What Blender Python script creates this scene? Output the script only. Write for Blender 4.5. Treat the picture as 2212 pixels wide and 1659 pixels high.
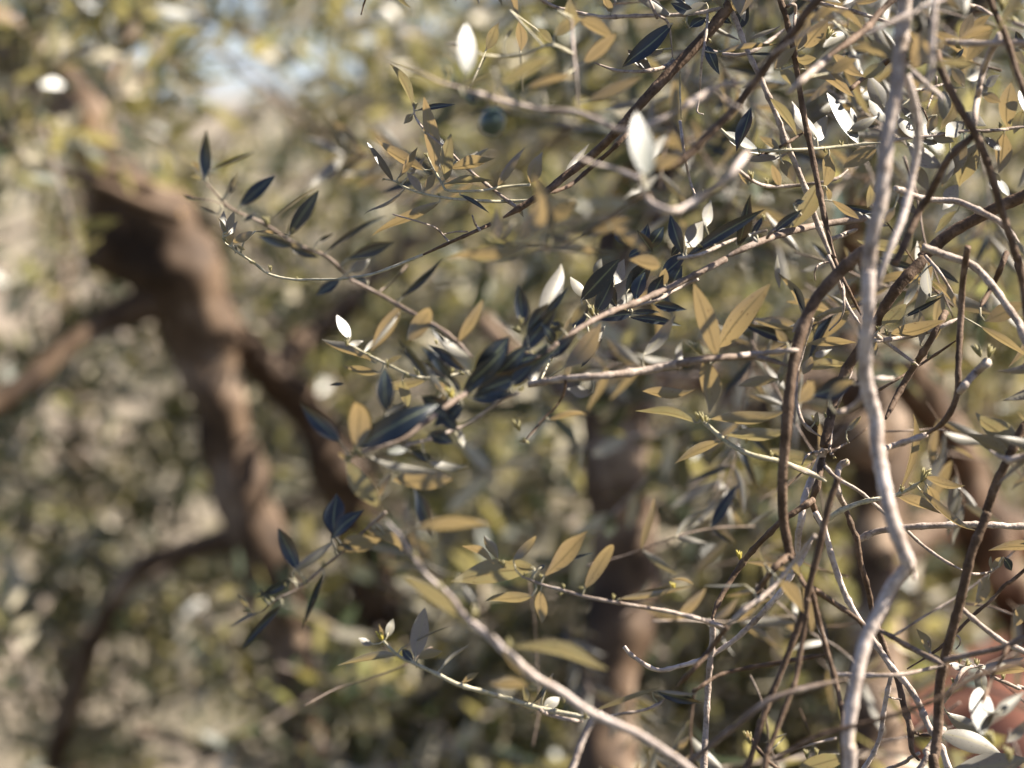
import bpy, bmesh, math, random
import numpy as np
from mathutils import Vector, Matrix
random.seed(7)
rng = np.random.default_rng(11)
for o in list(bpy.data.objects):
    bpy.data.objects.remove(o)
scene = bpy.context.scene
COL = scene.collection

# ------------------------------------------------------------------ camera
CAM_Z, PITCH = 1.75, math.radians(-1.5)
FOCUS, APERTURE = 3.2, 0.037          # metres; diameter of the entrance pupil
FW = 0.888                            # width of the field at the focus distance
LENS = 36 * FOCUS / FW
cam = bpy.data.cameras.new('camera')
cam.sensor_width = 36
cam.lens = LENS
cam.clip_start = 0.05
cam.clip_end = 2000
cam.dof.use_dof = True
cam.dof.focus_distance = FOCUS
cam.dof.aperture_fstop = LENS / 1000 / APERTURE
camo = bpy.data.objects.new('camera', cam)
COL.objects.link(camo)
camo.location = (0, 0, CAM_Z)
camo.rotation_euler = (math.radians(90) + PITCH, 0, 0)
scene.camera = camo
F = Vector((0, math.cos(PITCH), math.sin(PITCH)))
R_ = Vector((1, 0, 0))
U = R_.cross(F)
O = Vector((0, 0, CAM_Z))

# ------------------------------------------------------------------ light
SUN = Vector((0.72, 0.06, 0.68)).normalized()
world = bpy.data.worlds.new('World')
scene.world = world
world.use_nodes = True
wn = world.node_tree
sky = wn.nodes.new('ShaderNodeTexSky')
sky.sky_type = 'NISHITA'
sky.sun_disc = False
sky.sun_elevation = math.asin(SUN.z)
sky.sun_rotation = math.atan2(SUN.x, SUN.y)
sky.dust_density = 0.4
sky.ozone_density = 6.0
wb = wn.nodes.new('ShaderNodeMix')            # white balance of the whole sky
wb.data_type, wb.blend_type = 'RGBA', 'MULTIPLY'
wb.inputs[0].default_value = 1.0
wb.inputs[7].default_value = (1.18, 0.965, 0.96, 1)
wn.links.new(sky.outputs[0], wb.inputs[6])
wn.links.new(wb.outputs[2], wn.nodes['Background'].inputs[0])
wn.nodes['Background'].inputs[1].default_value = 0.05
sl = bpy.data.lights.new('sun', 'SUN')
sl.energy = 5.0
sl.angle = math.radians(0.5)
sl.color = (1.0, 0.905, 0.785)
so = bpy.data.objects.new('sun', sl)
COL.objects.link(so)
so.rotation_euler = SUN.to_track_quat('Z', 'Y').to_euler()
so.location = (4, 1, 8)
scene.view_settings.view_transform = 'Standard'
scene.view_settings.look = 'None'
scene.view_settings.gamma = 1
scene.view_settings.use_curve_mapping = False
scene.view_settings.exposure = 2.1
scene.render.engine = 'CYCLES'
scene.cycles.use_denoising = True
scene.cycles.max_bounces = 8
scene.cycles.transmission_bounces = 6
scene.cycles.diffuse_bounces = 1

# ------------------------------------------------------------------ helpers
TX = {'1': 0.0, '2': 850.0, '3': 1700.0}
TY = {'A': 0.0, 'B': 640.0, 'C': 1280.0}
K = 860 / 2212
V2 = 2212 / 2560
def tv(tile, u, v):                    # reading off an enlargement -> picture units (2212 wide)
    return ((TX[tile[1]] + u * K) * V2, (TY[tile[0]] + v * K) * V2)
PXM = FW / 2212 / FOCUS                # metres per picture unit per metre of distance
def depth(b):                          # signed blur (picture units) -> distance
    return FOCUS / (1 - b * FW / 2212 / APERTURE)
def at(vx, vy, d):
    return O + F * d + R_ * ((vx - 1106) * PXM * d) + U * ((829.5 - vy) * PXM * d)

def link_mesh(name, verts, faces, mat, parent=None, smooth=True, uv=None):
    me = bpy.data.meshes.new(name)
    me.from_pydata(verts, [], faces)
    if smooth:
        me.shade_smooth()
    mats = mat if isinstance(mat, (list, tuple)) else [mat]
    for m in mats:
        me.materials.append(m)
    me.update()
    o = bpy.data.objects.new(name, me)
    COL.objects.link(o)
    if parent is not None:
        o.parent = parent
    return o
def empty(name, loc, label, cat, group=None):
    e = bpy.data.objects.new(name, None)
    e.empty_display_size = 0.05
    COL.objects.link(e)
    e.location = loc
    e['label'] = label
    e['category'] = cat
    if group:
        e['group'] = group
    return e

def spline(pts, n):                    # Catmull-Rom through rows of an array
    P = np.asarray(pts, float)
    if len(P) == 2:
        P = np.vstack([P[0], (P[0] + P[1]) / 2, P[1]])
    P = np.vstack([2 * P[0] - P[1], P, 2 * P[-1] - P[-2]])
    seg = len(P) - 3
    out = []
    L = [np.linalg.norm(P[i + 2][:2] - P[i + 1][:2]) for i in range(seg)]
    tot = sum(L) or 1
    for i in range(seg):
        k = max(2, int(round(n * L[i] / tot)))
        for j in range(k):
            t = j / k
            a, b, c, d = P[i:i + 4]
            out.append(0.5 * ((2 * b) + (c - a) * t + (2 * a - 5 * b + 4 * c - d) * t * t + (3 * b - a - 3 * c + d) * t ** 3))
    out.append(P[-2])
    return np.array(out)

def tube(path, radii, sides, wobble=0.0, seed=0, lump=0.0):
    """verts, faces of a closed tapering tube along path (list of Vector)"""
    r = random.Random(seed)
    n = len(path)
    verts, faces = [], []
    ph = [r.uniform(0, 6.28) for _ in range(4)]
    up = None
    for i in range(n):
        t = (path[min(i + 1, n - 1)] - path[max(i - 1, 0)]).normalized()
        if up is None:
            up = t.orthogonal().normalized()
        up = (up - t * up.dot(t)).normalized()
        side = t.cross(up)
        for k in range(sides):
            a = 2 * math.pi * k / sides
            rr = radii[i] * (1 + wobble * r.uniform(-1, 1))
            if lump:
                rr *= 1 + lump * (math.sin(2 * a + ph[0] + i * 0.21) * 0.5 + math.sin(3 * a + ph[1] - i * 0.13) * 0.35 + math.sin(i * 0.37 + ph[2]) * 0.4)
            verts.append(path[i] + (up * math.cos(a) + side * math.sin(a)) * rr)
    for i in range(n - 1):
        for k in range(sides):
            k2 = (k + 1) % sides
            faces.append((i * sides + k, i * sides + k2, (i + 1) * sides + k2, (i + 1) * sides + k))
    faces.append(tuple(range(sides))[::-1])
    faces.append(tuple((n - 1) * sides + k for k in range(sides)))
    return verts, faces

# ------------------------------------------------------------------ materials
def mat(name):
    m = bpy.data.materials.new(name)
    m.use_nodes = True
    nt = m.node_tree
    nt.nodes.clear()
    return m, nt, nt.nodes.new('ShaderNodeOutputMaterial')
def N(nt, kind, **kw):
    n = nt.nodes.new(kind)
    for k, v in kw.items():
        setattr(n, k, v)
    return n
def ramp(nt, fac, stops):
    r = N(nt, 'ShaderNodeValToRGB')
    e = r.color_ramp.elements
    e[0].position, e[0].color = stops[0][0], (*stops[0][1], 1)
    e[1].position, e[1].color = stops[-1][0], (*stops[-1][1], 1)
    for p, c in stops[1:-1]:
        x = e.new(p)
        x.color = (*c, 1)
    nt.links.new(fac, r.inputs[0])
    return r.outputs[0]
def mixc(nt, fac, a, b, blend='MIX'):
    m = N(nt, 'ShaderNodeMix', data_type='RGBA', blend_type=blend)
    for sock, val in ((m.inputs[0], fac), (m.inputs[6], a), (m.inputs[7], b)):
        if hasattr(val, 'node'):
            nt.links.new(val, sock)
        elif isinstance(val, (int, float)):
            sock.default_value = val
        else:
            sock.default_value = (*val, 1)
    return m.outputs[2]

def leaf_material(name, per_object=True, top=(0.016, 0.026, 0.018), under=(0.216, 0.208, 0.172), through=(0.29, 0.20, 0.082), tfac=0.36, gloss=(0.36, 0.5), spec=0.8):
    m, nt, out = mat(name)
    L = nt.links.new
    geo = N(nt, 'ShaderNodeNewGeometry')
    if per_object:
        rnd = N(nt, 'ShaderNodeObjectInfo').outputs['Random']
    else:
        rnd = geo.outputs['Random Per Island']
    rm = N(nt, 'ShaderNodeMath', operation='MULTIPLY'); rm.inputs[1].default_value = 7.31; L(rnd, rm.inputs[0])
    rf = N(nt, 'ShaderNodeMath', operation='FRACT'); L(rm.outputs[0], rf.inputs[0])
    rnd2 = rf.outputs[0]
    tc = N(nt, 'ShaderNodeTexCoord')
    noise = N(nt, 'ShaderNodeTexNoise')
    noise.inputs['Scale'].default_value = 6
    noise.inputs['Detail'].default_value = 4
    L(tc.outputs['UV'], noise.inputs['Vector'])
    if per_object:
        sep = N(nt, 'ShaderNodeSeparateXYZ')
        L(tc.outputs['UV'], sep.inputs[0])
        d = N(nt, 'ShaderNodeMath', operation='SUBTRACT'); d.inputs[1].default_value = 0.5
        L(sep.outputs[1], d.inputs[0])
        ab = N(nt, 'ShaderNodeMath', operation='ABSOLUTE'); L(d.outputs[0], ab.inputs[0])
        rib = N(nt, 'ShaderNodeMapRange'); rib.inputs[1].default_value = 0.025; rib.inputs[2].default_value = 0.065
        rib.inputs[3].default_value = 0.75; rib.inputs[4].default_value = 0.0
        L(ab.outputs[0], rib.inputs[0])
        ribv = rib.outputs[0]
    else:
        ribv = 0.0
    topc = mixc(nt, rnd, top, tuple(c * 1.7 for c in top))
    topc = mixc(nt, ribv, topc, (0.16, 0.18, 0.09))
    undc = mixc(nt, rnd, under, (under[0] * 0.78, under[1] * 0.74, under[2] * 0.62))
    undc = mixc(nt, noise.outputs[0], undc, tuple(c * 0.8 for c in under))
    undc = mixc(nt, ribv, undc, (0.30, 0.27, 0.15))
    col = mixc(nt, geo.outputs['Backfacing'], topc, undc)
    thr = mixc(nt, rnd, through, (through[0] * 0.72, through[1] * 0.78, through[2] * 0.8))
    thr = mixc(nt, ramp(nt, rnd2, [(0.55, (0, 0, 0)), (0.95, (1, 1, 1))]), thr, (through[0] * 0.62, through[1] * 0.9, through[2] * 0.85))
    thr = mixc(nt, noise.outputs[0], thr, tuple(c * 0.8 for c in through))
    thr = mixc(nt, ribv, thr, tuple(c * 0.22 for c in through))
    if per_object:
        sp = N(nt, 'ShaderNodeTexNoise'); sp.inputs['Scale'].default_value = 14; sp.inputs['Detail'].default_value = 2
        ofs = N(nt, 'ShaderNodeVectorMath', operation='ADD'); L(tc.outputs['UV'], ofs.inputs[0])
        cv = N(nt, 'ShaderNodeCombineXYZ'); s10 = N(nt, 'ShaderNodeMath', operation='MULTIPLY'); s10.inputs[1].default_value = 40; L(rnd, s10.inputs[0]); L(s10.outputs[0], cv.inputs[2])
        L(cv.outputs[0], ofs.inputs[1]); L(ofs.outputs[0], sp.inputs['Vector'])
        L(ofs.outputs[0], noise.inputs['Vector'])
        spot = ramp(nt, sp.outputs[0], [(0.66, (0, 0, 0)), (0.72, (1, 1, 1))])
        thr = mixc(nt, spot, thr, (0.08, 0.045, 0.02))
        col = mixc(nt, spot, col, (0.09, 0.06, 0.035))
    p = N(nt, 'ShaderNodeBsdfPrincipled')
    L(col, p.inputs['Base Color'])
    rough = N(nt, 'ShaderNodeMapRange'); rough.inputs[3].default_value = gloss[0]; rough.inputs[4].default_value = gloss[1]
    L(geo.outputs['Backfacing'], rough.inputs[0])
    L(rough.outputs[0], p.inputs['Roughness'])
    p.inputs['Specular IOR Level'].default_value = spec
    tr = N(nt, 'ShaderNodeBsdfTranslucent')
    L(thr, tr.inputs['Color'])
    mx = N(nt, 'ShaderNodeMixShader')
    mx.inputs[0].default_value = tfac
    L(p.outputs[0], mx.inputs[1]); L(tr.outputs[0], mx.inputs[2])
    if per_object:
        bn = N(nt, 'ShaderNodeTexNoise'); bn.inputs['Scale'].default_value = 25
        L(tc.outputs['UV'], bn.inputs['Vector'])
        bp = N(nt, 'ShaderNodeBump'); bp.inputs['Strength'].default_value = 0.12; bp.inputs['Distance'].default_value = 0.001
        L(bn.outputs[0], bp.inputs['Height']); L(bp.outputs[0], p.inputs['Normal'])
    L(mx.outputs[0], out.inputs[0])
    return m

def bark_material(name, c0, c1, c2, scale, bump=0.4, patches=None):
    m, nt, out = mat(name)
    L = nt.links.new
    tc = N(nt, 'ShaderNodeTexCoord')
    n1 = N(nt, 'ShaderNodeTexNoise'); n1.inputs['Scale'].default_value = scale; n1.inputs['Detail'].default_value = 6
    n2 = N(nt, 'ShaderNodeTexNoise'); n2.inputs['Scale'].default_value = scale * 6; n2.inputs['Detail'].default_value = 5
    L(tc.outputs['Object'], n1.inputs['Vector']); L(tc.outputs['Object'], n2.inputs['Vector'])
    base = ramp(nt, n1.outputs[0], [(0.3, c0), (0.5, c1), (0.72, c2)])
    base = mixc(nt, n2.outputs[0], base, tuple(c * 0.55 for c in c1), 'MIX') if False else base
    dark = ramp(nt, n2.outputs[0], [(0.3, (0.6, 0.56, 0.53)), (0.5, (1, 1, 1))])
    base = mixc(nt, 1.0, base, dark, 'MULTIPLY')
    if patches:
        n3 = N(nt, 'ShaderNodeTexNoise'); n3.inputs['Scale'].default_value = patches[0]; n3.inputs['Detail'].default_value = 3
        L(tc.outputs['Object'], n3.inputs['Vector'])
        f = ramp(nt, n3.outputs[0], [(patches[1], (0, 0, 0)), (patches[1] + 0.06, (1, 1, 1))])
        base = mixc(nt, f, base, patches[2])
    p = N(nt, 'ShaderNodeBsdfPrincipled')
    L(base, p.inputs['Base Color'])
    p.inputs['Roughness'].default_value = 0.75
    p.inputs['Specular IOR Level'].default_value = 0.25
    bp = N(nt, 'ShaderNodeBump'); bp.inputs['Strength'].default_value = bump; bp.inputs['Distance'].default_value = 0.002
    L(n2.outputs[0], bp.inputs['Height']); L(bp.outputs[0], p.inputs['Normal'])
    L(p.outputs[0], out.inputs[0])
    return m

M_LEAF = leaf_material('olive_leaf')
M_LEAF_SHADE = leaf_material('shaded_olive_leaf', tfac=0.06, top=(0.004, 0.009, 0.013), gloss=(0.36, 0.5), spec=0.55)  # shaded copy of the olive leaf, the shade put into its colour
M_LEAF_BG = leaf_material('olive_leaf_far', per_object=False, tfac=0.35, top=(0.015, 0.025, 0.012), under=(0.58, 0.53, 0.41), through=(0.37, 0.315, 0.10), gloss=(0.38, 0.42), spec=0.5)
M_TWIG = bark_material('twig_bark', (0.172, 0.129, 0.098), (0.296, 0.242, 0.199), (0.406, 0.351, 0.304), 70, 0.5)
M_PALE = bark_material('pale_bark', (0.203, 0.160, 0.129), (0.390, 0.328, 0.281), (0.499, 0.437, 0.390), 45, 0.6)
M_MID = bark_material('grey_shade_bark', (0.095, 0.070, 0.050), (0.165, 0.122, 0.092), (0.257, 0.211, 0.176), 60, 0.4)  # greyish bark, also darkened in place of leaf shade on some stems
M_BROWN = bark_material('brown_bark', (0.045, 0.027, 0.014), (0.090, 0.056, 0.033), (0.187, 0.130, 0.090), 60, 0.5)
M_SHOOT = bark_material('young_shoot', (0.250, 0.234, 0.140), (0.343, 0.312, 0.218), (0.390, 0.367, 0.273), 70, 0.1)
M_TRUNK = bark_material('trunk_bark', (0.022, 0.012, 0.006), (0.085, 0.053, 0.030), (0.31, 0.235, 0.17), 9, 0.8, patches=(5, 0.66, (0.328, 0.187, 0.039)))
def plain(name, c, rough=0.5, trans=0.0, scale=80, dark=0.7):
    m, nt, out = mat(name)
    p = N(nt, 'ShaderNodeBsdfPrincipled')
    tc = N(nt, 'ShaderNodeTexCoord')
    n = N(nt, 'ShaderNodeTexNoise'); n.inputs['Scale'].default_value = scale; n.inputs['Detail'].default_value = 6
    nt.links.new(tc.outputs['Object'], n.inputs['Vector'])
    nt.links.new(mixc(nt, n.outputs[0], c, tuple(x * dark for x in c)), p.inputs['Base Color'])
    p.inputs['Roughness'].default_value = rough
    if trans:
        t = N(nt, 'ShaderNodeBsdfTranslucent'); t.inputs['Color'].default_value = (*[min(1, x * 1.3) for x in c], 1)
        mx = N(nt, 'ShaderNodeMixShader'); mx.inputs[0].default_value = trans
        nt.links.new(p.outputs[0], mx.inputs[1]); nt.links.new(t.outputs[0], mx.inputs[2])
        nt.links.new(mx.outputs[0], out.inputs[0])
    else:
        nt.links.new(p.outputs[0], out.inputs[0])
    return m
M_BUD = plain('bud', (0.36, 0.32, 0.15), 0.5, 0.4)
M_YELLOW = plain('yellow_bud', (0.50, 0.42, 0.08), 0.5, 0.3)
M_OLIVE = plain('olive_skin', (0.045, 0.065, 0.045), 0.25)

# ------------------------------------------------------------------ leaf shapes (length 1 along x, width 1 along y, top is +z)
def leaf_shape(bow, fold, twist, skew, tipcurl, blunt):
    n = 9
    verts, faces, uvs = [], [], []
    for i in range(n + 1):
        t = i / n
        w = 0.5 * (math.sin(math.pi * min(1, t ** (0.85 + skew))) ** (1.05 if not blunt else 0.8)) if 0 < t < 1 else 0.02
        w = max(w, 0.02)
        z = bow * math.sin(math.pi * t) + tipcurl * max(0, t - 0.7) ** 2
        sl = 0.5 * skew * math.sin(math.pi * t)
        a = twist * (t - 0.3)
        for s in (-1, 0, 1):
            y = s * w
            zz = abs(s) * w * fold
            verts.append((t, sl + y * math.cos(a) - zz * math.sin(a), z + (y * math.sin(a) + zz * math.cos(a)) * 0.22))
            uvs.append((t, 0.5 + 0.5 * s))
    for i in range(n):
        for k in (0, 1):
            faces.append((i * 3 + k, (i + 1) * 3 + k, (i + 1) * 3 + k + 1, i * 3 + k + 1))
    me = bpy.data.meshes.new('leaf_blade')
    me.from_pydata(verts, [], faces)
    me.shade_smooth()
    ul = me.uv_layers.new(name='uv')
    for l in me.loops:
        ul.data[l.index].uv = uvs[l.vertex_index]
    me.materials.append(M_LEAF)
    if me.polygons[4].normal.z < 0:
        me.flip_normals()
    me.update()
    return me
def shade_copy(me):
    c = me.copy(); c.materials.clear(); c.materials.append(M_LEAF_SHADE); return c
SHAPES = [leaf_shape(b, f, tw, sk, tc, bl) for b, f, tw, sk, tc, bl in (
    (0.05, 0.5, 0.3, 0.1, -0.5, 0), (-0.08, 0.6, -0.5, 0.02, 0.8, 0), (0.11, 0.3, 0.6, -0.1, -1.2, 1), (0.02, 0.8, 0.9, 0.13, 0.4, 0),
    (-0.06, 0.4, -0.8, 0.06, -0.9, 1), (0.09, 0.5, 0.2, -0.07, 1.4, 0), (0.04, 0.3, 0.6, 0.12, 0.0, 0), (-0.11, 0.6, 0.3, -0.03, -0.4, 1), (0.13, 0.4, -0.4, 0.09, 0.6, 0), (0.0, 0.9, -0.2, -0.11, -0.2, 0), (0.015, 0.1, 0.12, 0.03, 0, 1))]

SHAPES_SHADE = [shade_copy(m) for m in SHAPES]
def orient(axis_xy, kind, P, r):
    """choose the leaf frame: axis (with a depth tilt) and the normal of its top side so that the leaf shows the side it shows in the photo"""
    c = (O - P).normalized()
    H = (SUN + c).normalized()
    best = None
    for tilt in (-0.7, -0.45, -0.2, 0.0, 0.2, 0.45, 0.7):
        a = (R_ * axis_xy[0] + U * axis_xy[1] + F * tilt).normalized()
        e1 = a.orthogonal().normalized()
        e2 = a.cross(e1)
        for k in range(36):
            th = k * math.pi / 18
            n = e1 * math.cos(th) + e2 * math.sin(th)
            f = n.dot(c)
            s = n.dot(SUN)
            pen = 0.15 * tilt * tilt
            if kind == 'o':      # sun behind the leaf, underside towards us
                sc = min(s, 0.75) + 0.5 * min(-f, 0.8) - (3 if f > -0.3 else 0) - pen
            elif kind == 'v':
                sc = -abs(s - 0.32) + 0.6 * min(-f, 0.8) - (3 if f > -0.3 else 0) - pen
            elif kind == 'k':    # top side towards us, sun edge-on
                sc = -1.6 * abs(s + 0.02) + 0.6 * min(f, 0.85) - (3 if f < 0.3 else 0) - pen
            elif kind == 'w':    # glare of the sun off the top side
                sc = 2 * n.dot(H) + 0.2 * f - (3 if f < 0.25 else 0) - pen
            elif kind == 's':    # silver underside in the sun
                sc = -abs(-s - 0.55) + 0.5 * min(-f, 0.85) - (3 if f > -0.25 else 0) - pen
            else:                # 'g': silver underside in the light of the sky only
                sc = -abs(-s - 0.12) + 0.6 * min(-f, 0.85) - (3 if f > -0.3 else 0) - pen
            if best is None or sc > best[0]:
                best = (sc, a, n, abs(f))
    return best[1], best[2], best[3]

# ------------------------------------------------------------------ foreground branches
def leaf_object(p0v, p1v, w, d, kind, parent, r, origin):
    P0, P1 = at(*p0v, d), at(*p1v, d)
    L2 = (P1 - P0).length
    x = (P1 - P0).dot(R_) / L2
    z = (P1 - P0).dot(U) / L2
    a, n, f = orient((x, z), kind, P0, r)
    n = (Matrix.Rotation(r.uniform(-0.12, 0.12), 3, a) @ n).normalized()
    ln = L2 / max(0.4, math.sqrt(a.dot(R_) ** 2 + a.dot(U) ** 2))
    wid = (w - 0.4 * min(18, abs(1 - FOCUS / d) / (FW / 2212 / APERTURE))) * PXM * d / max(0.7, f) * 0.93
    wid = min(wid, ln * 0.5)
    b = n.cross(a)
    Mx = Matrix((a, b, n)).transposed().to_4x4() @ Matrix.Diagonal((ln, wid, ln, 1))
    Mx.translation = P0 - origin
    o = bpy.data.objects.new('leaf', (SHAPES_SHADE if kind == 'k' else SHAPES)[-1 if kind == 'w' else r.randrange(len(SHAPES))])
    COL.objects.link(o)
    o.parent = parent
    o.matrix_local = Mx
    return o

def bud_mesh(m):
    verts, faces = [], []
    r = random.Random(5)
    for k in range(6):
        a = k * 1.05 + r.uniform(-.2, .2)
        sp = r.uniform(0.15, 0.5)
        d = Vector((1, math.cos(a) * sp, math.sin(a) * sp)).normalized()
        ln = r.uniform(0.6, 1.0)
        path = [d * (ln * q) for q in (0, 0.35, 0.7, 1.0)]
        v, f = tube(path, [0.05, 0.10, 0.08, 0.02], 5)
        faces += [tuple(i + len(verts) for i in ff) for ff in f]
        verts += v
    me = bpy.data.meshes.new('bud')
    me.from_pydata(verts, [], faces)
    me.shade_smooth()
    me.materials.append(m)
    return me
BUD, BUDY = bud_mesh(M_BUD), bud_mesh(M_YELLOW)

BR = []
def branch(label, data, group=None):
    BR.append((label, data))
    r = random.Random(len(BR) * 13)
    stems, leaves, buds, olives = [], [], [], []
    blur = 0.0
    for line in data.strip().splitlines():
        line = line.strip()
        if not line:
            continue
        tk = line.split()
        if tk[0] == 'blur':
            blur = float(tk[1])
        elif tk[0] in ('s', 'd', 'y', 'm', 'p'):           # stem: tile w0 w1 [b0 b1] : points
            head, pts = line.split(':')
            h = head.split()
            w0, w1 = float(h[2]), float(h[3])
            b0, b1 = (float(h[4]), float(h[5])) if len(h) > 4 else (blur, blur)
            P = [tv(h[1], *map(float, q.split(','))) for q in pts.split()]
            stems.append([tk[0], P, w0 * K * V2, w1 * K * V2, b0, b1])
        elif tk[0] == 'l':                       # leaves: tile : u0,v0,u1,v1,w,kind ...
            for q in tk[3:]:
                f = q.split(',')
                leaves.append((tv(tk[1], float(f[0]), float(f[1])), tv(tk[1], float(f[2]), float(f[3])), float(f[4]) * K * V2, f[5], blur + (float(f[6]) if len(f) > 6 else 0)))
        elif tk[0] == 'r':                       # extra fine shoots: x0 y0 x1 y1 count blur0 blur1 leaves-per-node slope
            x0, y0, x1, y1, cnt, b0, b1, lf = map(float, tk[1:9])
            for _ in range(int(cnt)):
                p = np.array([r.uniform(x0, x1), r.uniform(y0, y1)])
                an = r.choice([0.5, 1.2, 1.7, 2.6, 3.6, -0.5]) + r.uniform(-0.4, 0.4)
                bb = r.uniform(b0, b1)
                Ls, P = r.uniform(140, 420), [p]
                for k in range(4):
                    an += r.uniform(-0.28, 0.28)
                    P.append(P[-1] + np.array([math.cos(an), math.sin(an)]) * Ls / 4)
                w_ = r.uniform(4.5, 9)
                stems.append([r.choice('smmdd'), [tuple(q) for q in P], w_, w_ * 0.5, bb, bb + r.uniform(-2, 2), True])
                if r.random() < lf:
                    S = spline(P, 24)
                    step = r.randint(3, 5)
                    for k in range(r.randint(2, 8), len(S) - 1, step):
                        tg = S[k + 1] - S[k - 1]
                        for s_ in (-1, 1):
                            if r.random() < 0.2:
                                continue
                            a2 = math.atan2(tg[1], tg[0]) + s_ * r.uniform(0.4, 1.0)
                            ll = r.uniform(60, 125)
                            leaves.append((tuple(S[k]), (S[k][0] + ll * math.cos(a2), S[k][1] + ll * math.sin(a2)), ll * r.uniform(0.18, 0.26), r.choice('oovvgsgk'), bb, True))
        elif tk[0] in ('b', 'Y'):
            for q in tk[3:]:
                f = list(map(float, q.split(',')))
                buds.append((tk[0], tv(tk[1], f[0], f[1]), f[2] * K * V2, f[3] if len(f) > 3 else 90.0))
        elif tk[0] == 'o':
            for q in tk[3:]:
                f = list(map(float, q.split(',')))
                olives.append((tv(tk[1], f[0], f[1]), f[2] * K * V2))
    first = stems[0]
    origin = at(*first[1][0], depth(first[4]))
    root = empty('olive_branch', origin, label, 'branch', group or 'olive branches hanging before the trunks')
    nodes = []                                    # stem points with their distance, for leaves to sit on
    for si, (kind, P, w0, w1, b0, b1, *free) in enumerate(stems):
        P = [np.array(p) for p in P]
        for e in (0, -1):                         # carry on past the edge of the picture
            p, q = P[e], P[1 if e == 0 else -2]
            if p[0] < 8 or p[0] > 2204 or p[1] < 8 or p[1] > 1651:
                dirn = (p - q) / (np.linalg.norm(p - q) + 1e-6)
                np_ = p + dirn * 380 + np.array([r.uniform(-70, 70), r.uniform(-70, 70)])
                P = [np_] + P if e == 0 else P + [np_]
        ext = [False, False]
        for e in (0, -1):
            if abs(P[e][0] - 1106) > 1106 + 60 or abs(P[e][1] - 829) > 829 + 60:
                ext[e] = True
        path2 = spline(P, max(6, int(sum(np.linalg.norm(P[i + 1] - P[i]) for i in range(len(P) - 1)) / 6)))
        n = len(path2)
        ph = r.uniform(0, 6)
        pts, rad = [], []
        nxt = r.uniform(10, 40)
        acc = 0
        knots = []
        for i in range(n):
            t = i / (n - 1)
            bl = b0 + (b1 - b0) * t
            d = depth(bl) + 0.012 * math.sin(t * 7 + ph)
            if i:
                acc += np.linalg.norm(path2[i] - path2[i - 1])
            w = w0 + (w1 - w0) * t
            if not ext[1] and t > 0.9 and w1 < 20:
                w *= 1 - 6.5 * (t - 0.9)
            sw = 1.0
            if acc > nxt:
                knots.append(i)
                nxt = acc + r.uniform(28, 64)
            pts.append(at(path2[i][0], path2[i][1], d))
            rad.append(max(0.5 * (w - 0.45 * min(abs(bl), 0.8 * w)), 1.6) * PXM * d)
            nodes.append((path2[i], d, pts[-1], bool(free) or not (-60 < path2[i][0] < 2272 and -60 < path2[i][1] < 1719)))
        for kx in knots:
            g = r.uniform(0.12, 0.38) * (1 if w0 < 16 else 0.5 if w0 < 26 else 0.36)
            for j, q in ((-1, 0.35), (0, 1.0), (1, 0.45)):
                if 0 <= kx + j < n:
                    rad[kx + j] *= 1 + g * q
        if max(w0, w1) < 26:                       # unseen leaves added on shoots beyond the frame edge, partly to cast dapples
            acc2 = 0
            for i in range(1, n):
                x, y = path2[i]
                acc2 += np.linalg.norm(path2[i] - path2[i - 1])
                if (x < -40 or x > 2252 or y < -40 or y > 1699) and acc2 > 38:
                    acc2 = 0
                    tg = path2[i] - path2[i - 1]
                    for s_ in (-1, 1):
                        an = math.atan2(tg[1], tg[0]) + s_ * r.uniform(0.5, 1.0)
                        ll = r.uniform(80, 130)
                        leaves.append(((x, y), (x + ll * math.cos(an), y + ll * math.sin(an)), r.uniform(18, 28), r.choice('oovgs'), b0, True))
        v, f = tube([p - origin for p in pts], rad, 10 if max(w0, w1) > 12 else 7, 0.018, si + len(BR) * 31, lump=0.03 if max(w0, w1) < 26 else 0.05)
        m = {'s': M_TWIG, 'm': M_MID, 'p': M_PALE, 'd': M_BROWN, 'y': M_SHOOT}[kind]
        ob = link_mesh('stem' if si == 0 else 'twig', v, f, m, root)
    NV = np.array([q[0] for q in nodes])
    FR = np.array([1e9 if q[3] else 0.0 for q in nodes])
    for p0, p1, w, kind, bl, *free in leaves:
        i = int(np.argmin(((NV - np.array(p0)) ** 2).sum(1) + (0 if free else FR)))
        dist = math.sqrt(((NV[i] - np.array(p0)) ** 2).sum())
        d = nodes[i][1] if dist < 90 else depth(bl)
        d += (depth(bl) - depth(blur)) if dist < 90 and not free else 0
        o = leaf_object(p0, p1, w, d, kind, root, r, origin)
        if kind == 'w':
            o['label'] = 'leaf glaring white in the sun'
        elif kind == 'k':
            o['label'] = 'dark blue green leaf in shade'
        if 2.5 < dist < 60:
            A, Bp = at(*p0, d), nodes[i][2]
            ax = (at(*p1, d) - A).normalized()
            mid = (A + Bp) / 2 - ax * (A - Bp).length * 0.15
            v, f = tube([q - origin for q in (Bp, mid, A, A + ax * 0.004)], [0.0010, 0.0008, 0.0007, 0.0004], 5)
            link_mesh('petiole', v, f, M_SHOOT, root)
    for kd, p, size, ang in buds:
        i = int(np.argmin(((NV - np.array(p)) ** 2).sum(1) + FR))
        d = nodes[i][1]
        o = bpy.data.objects.new('bud', BUD if kd == 'b' else BUDY)
        COL.objects.link(o)
        o.parent = root
        s = 0.8 * size * PXM * d
        a = math.radians(ang)
        x = R_ * math.cos(a) + U * math.sin(a)
        Mx = Matrix((x, F, x.cross(F))).transposed().to_4x4() @ Matrix.Scale(s, 4)
        Mx.translation = at(*p, d) - origin - x * s * 0.4
        o.matrix_local = Mx
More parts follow.
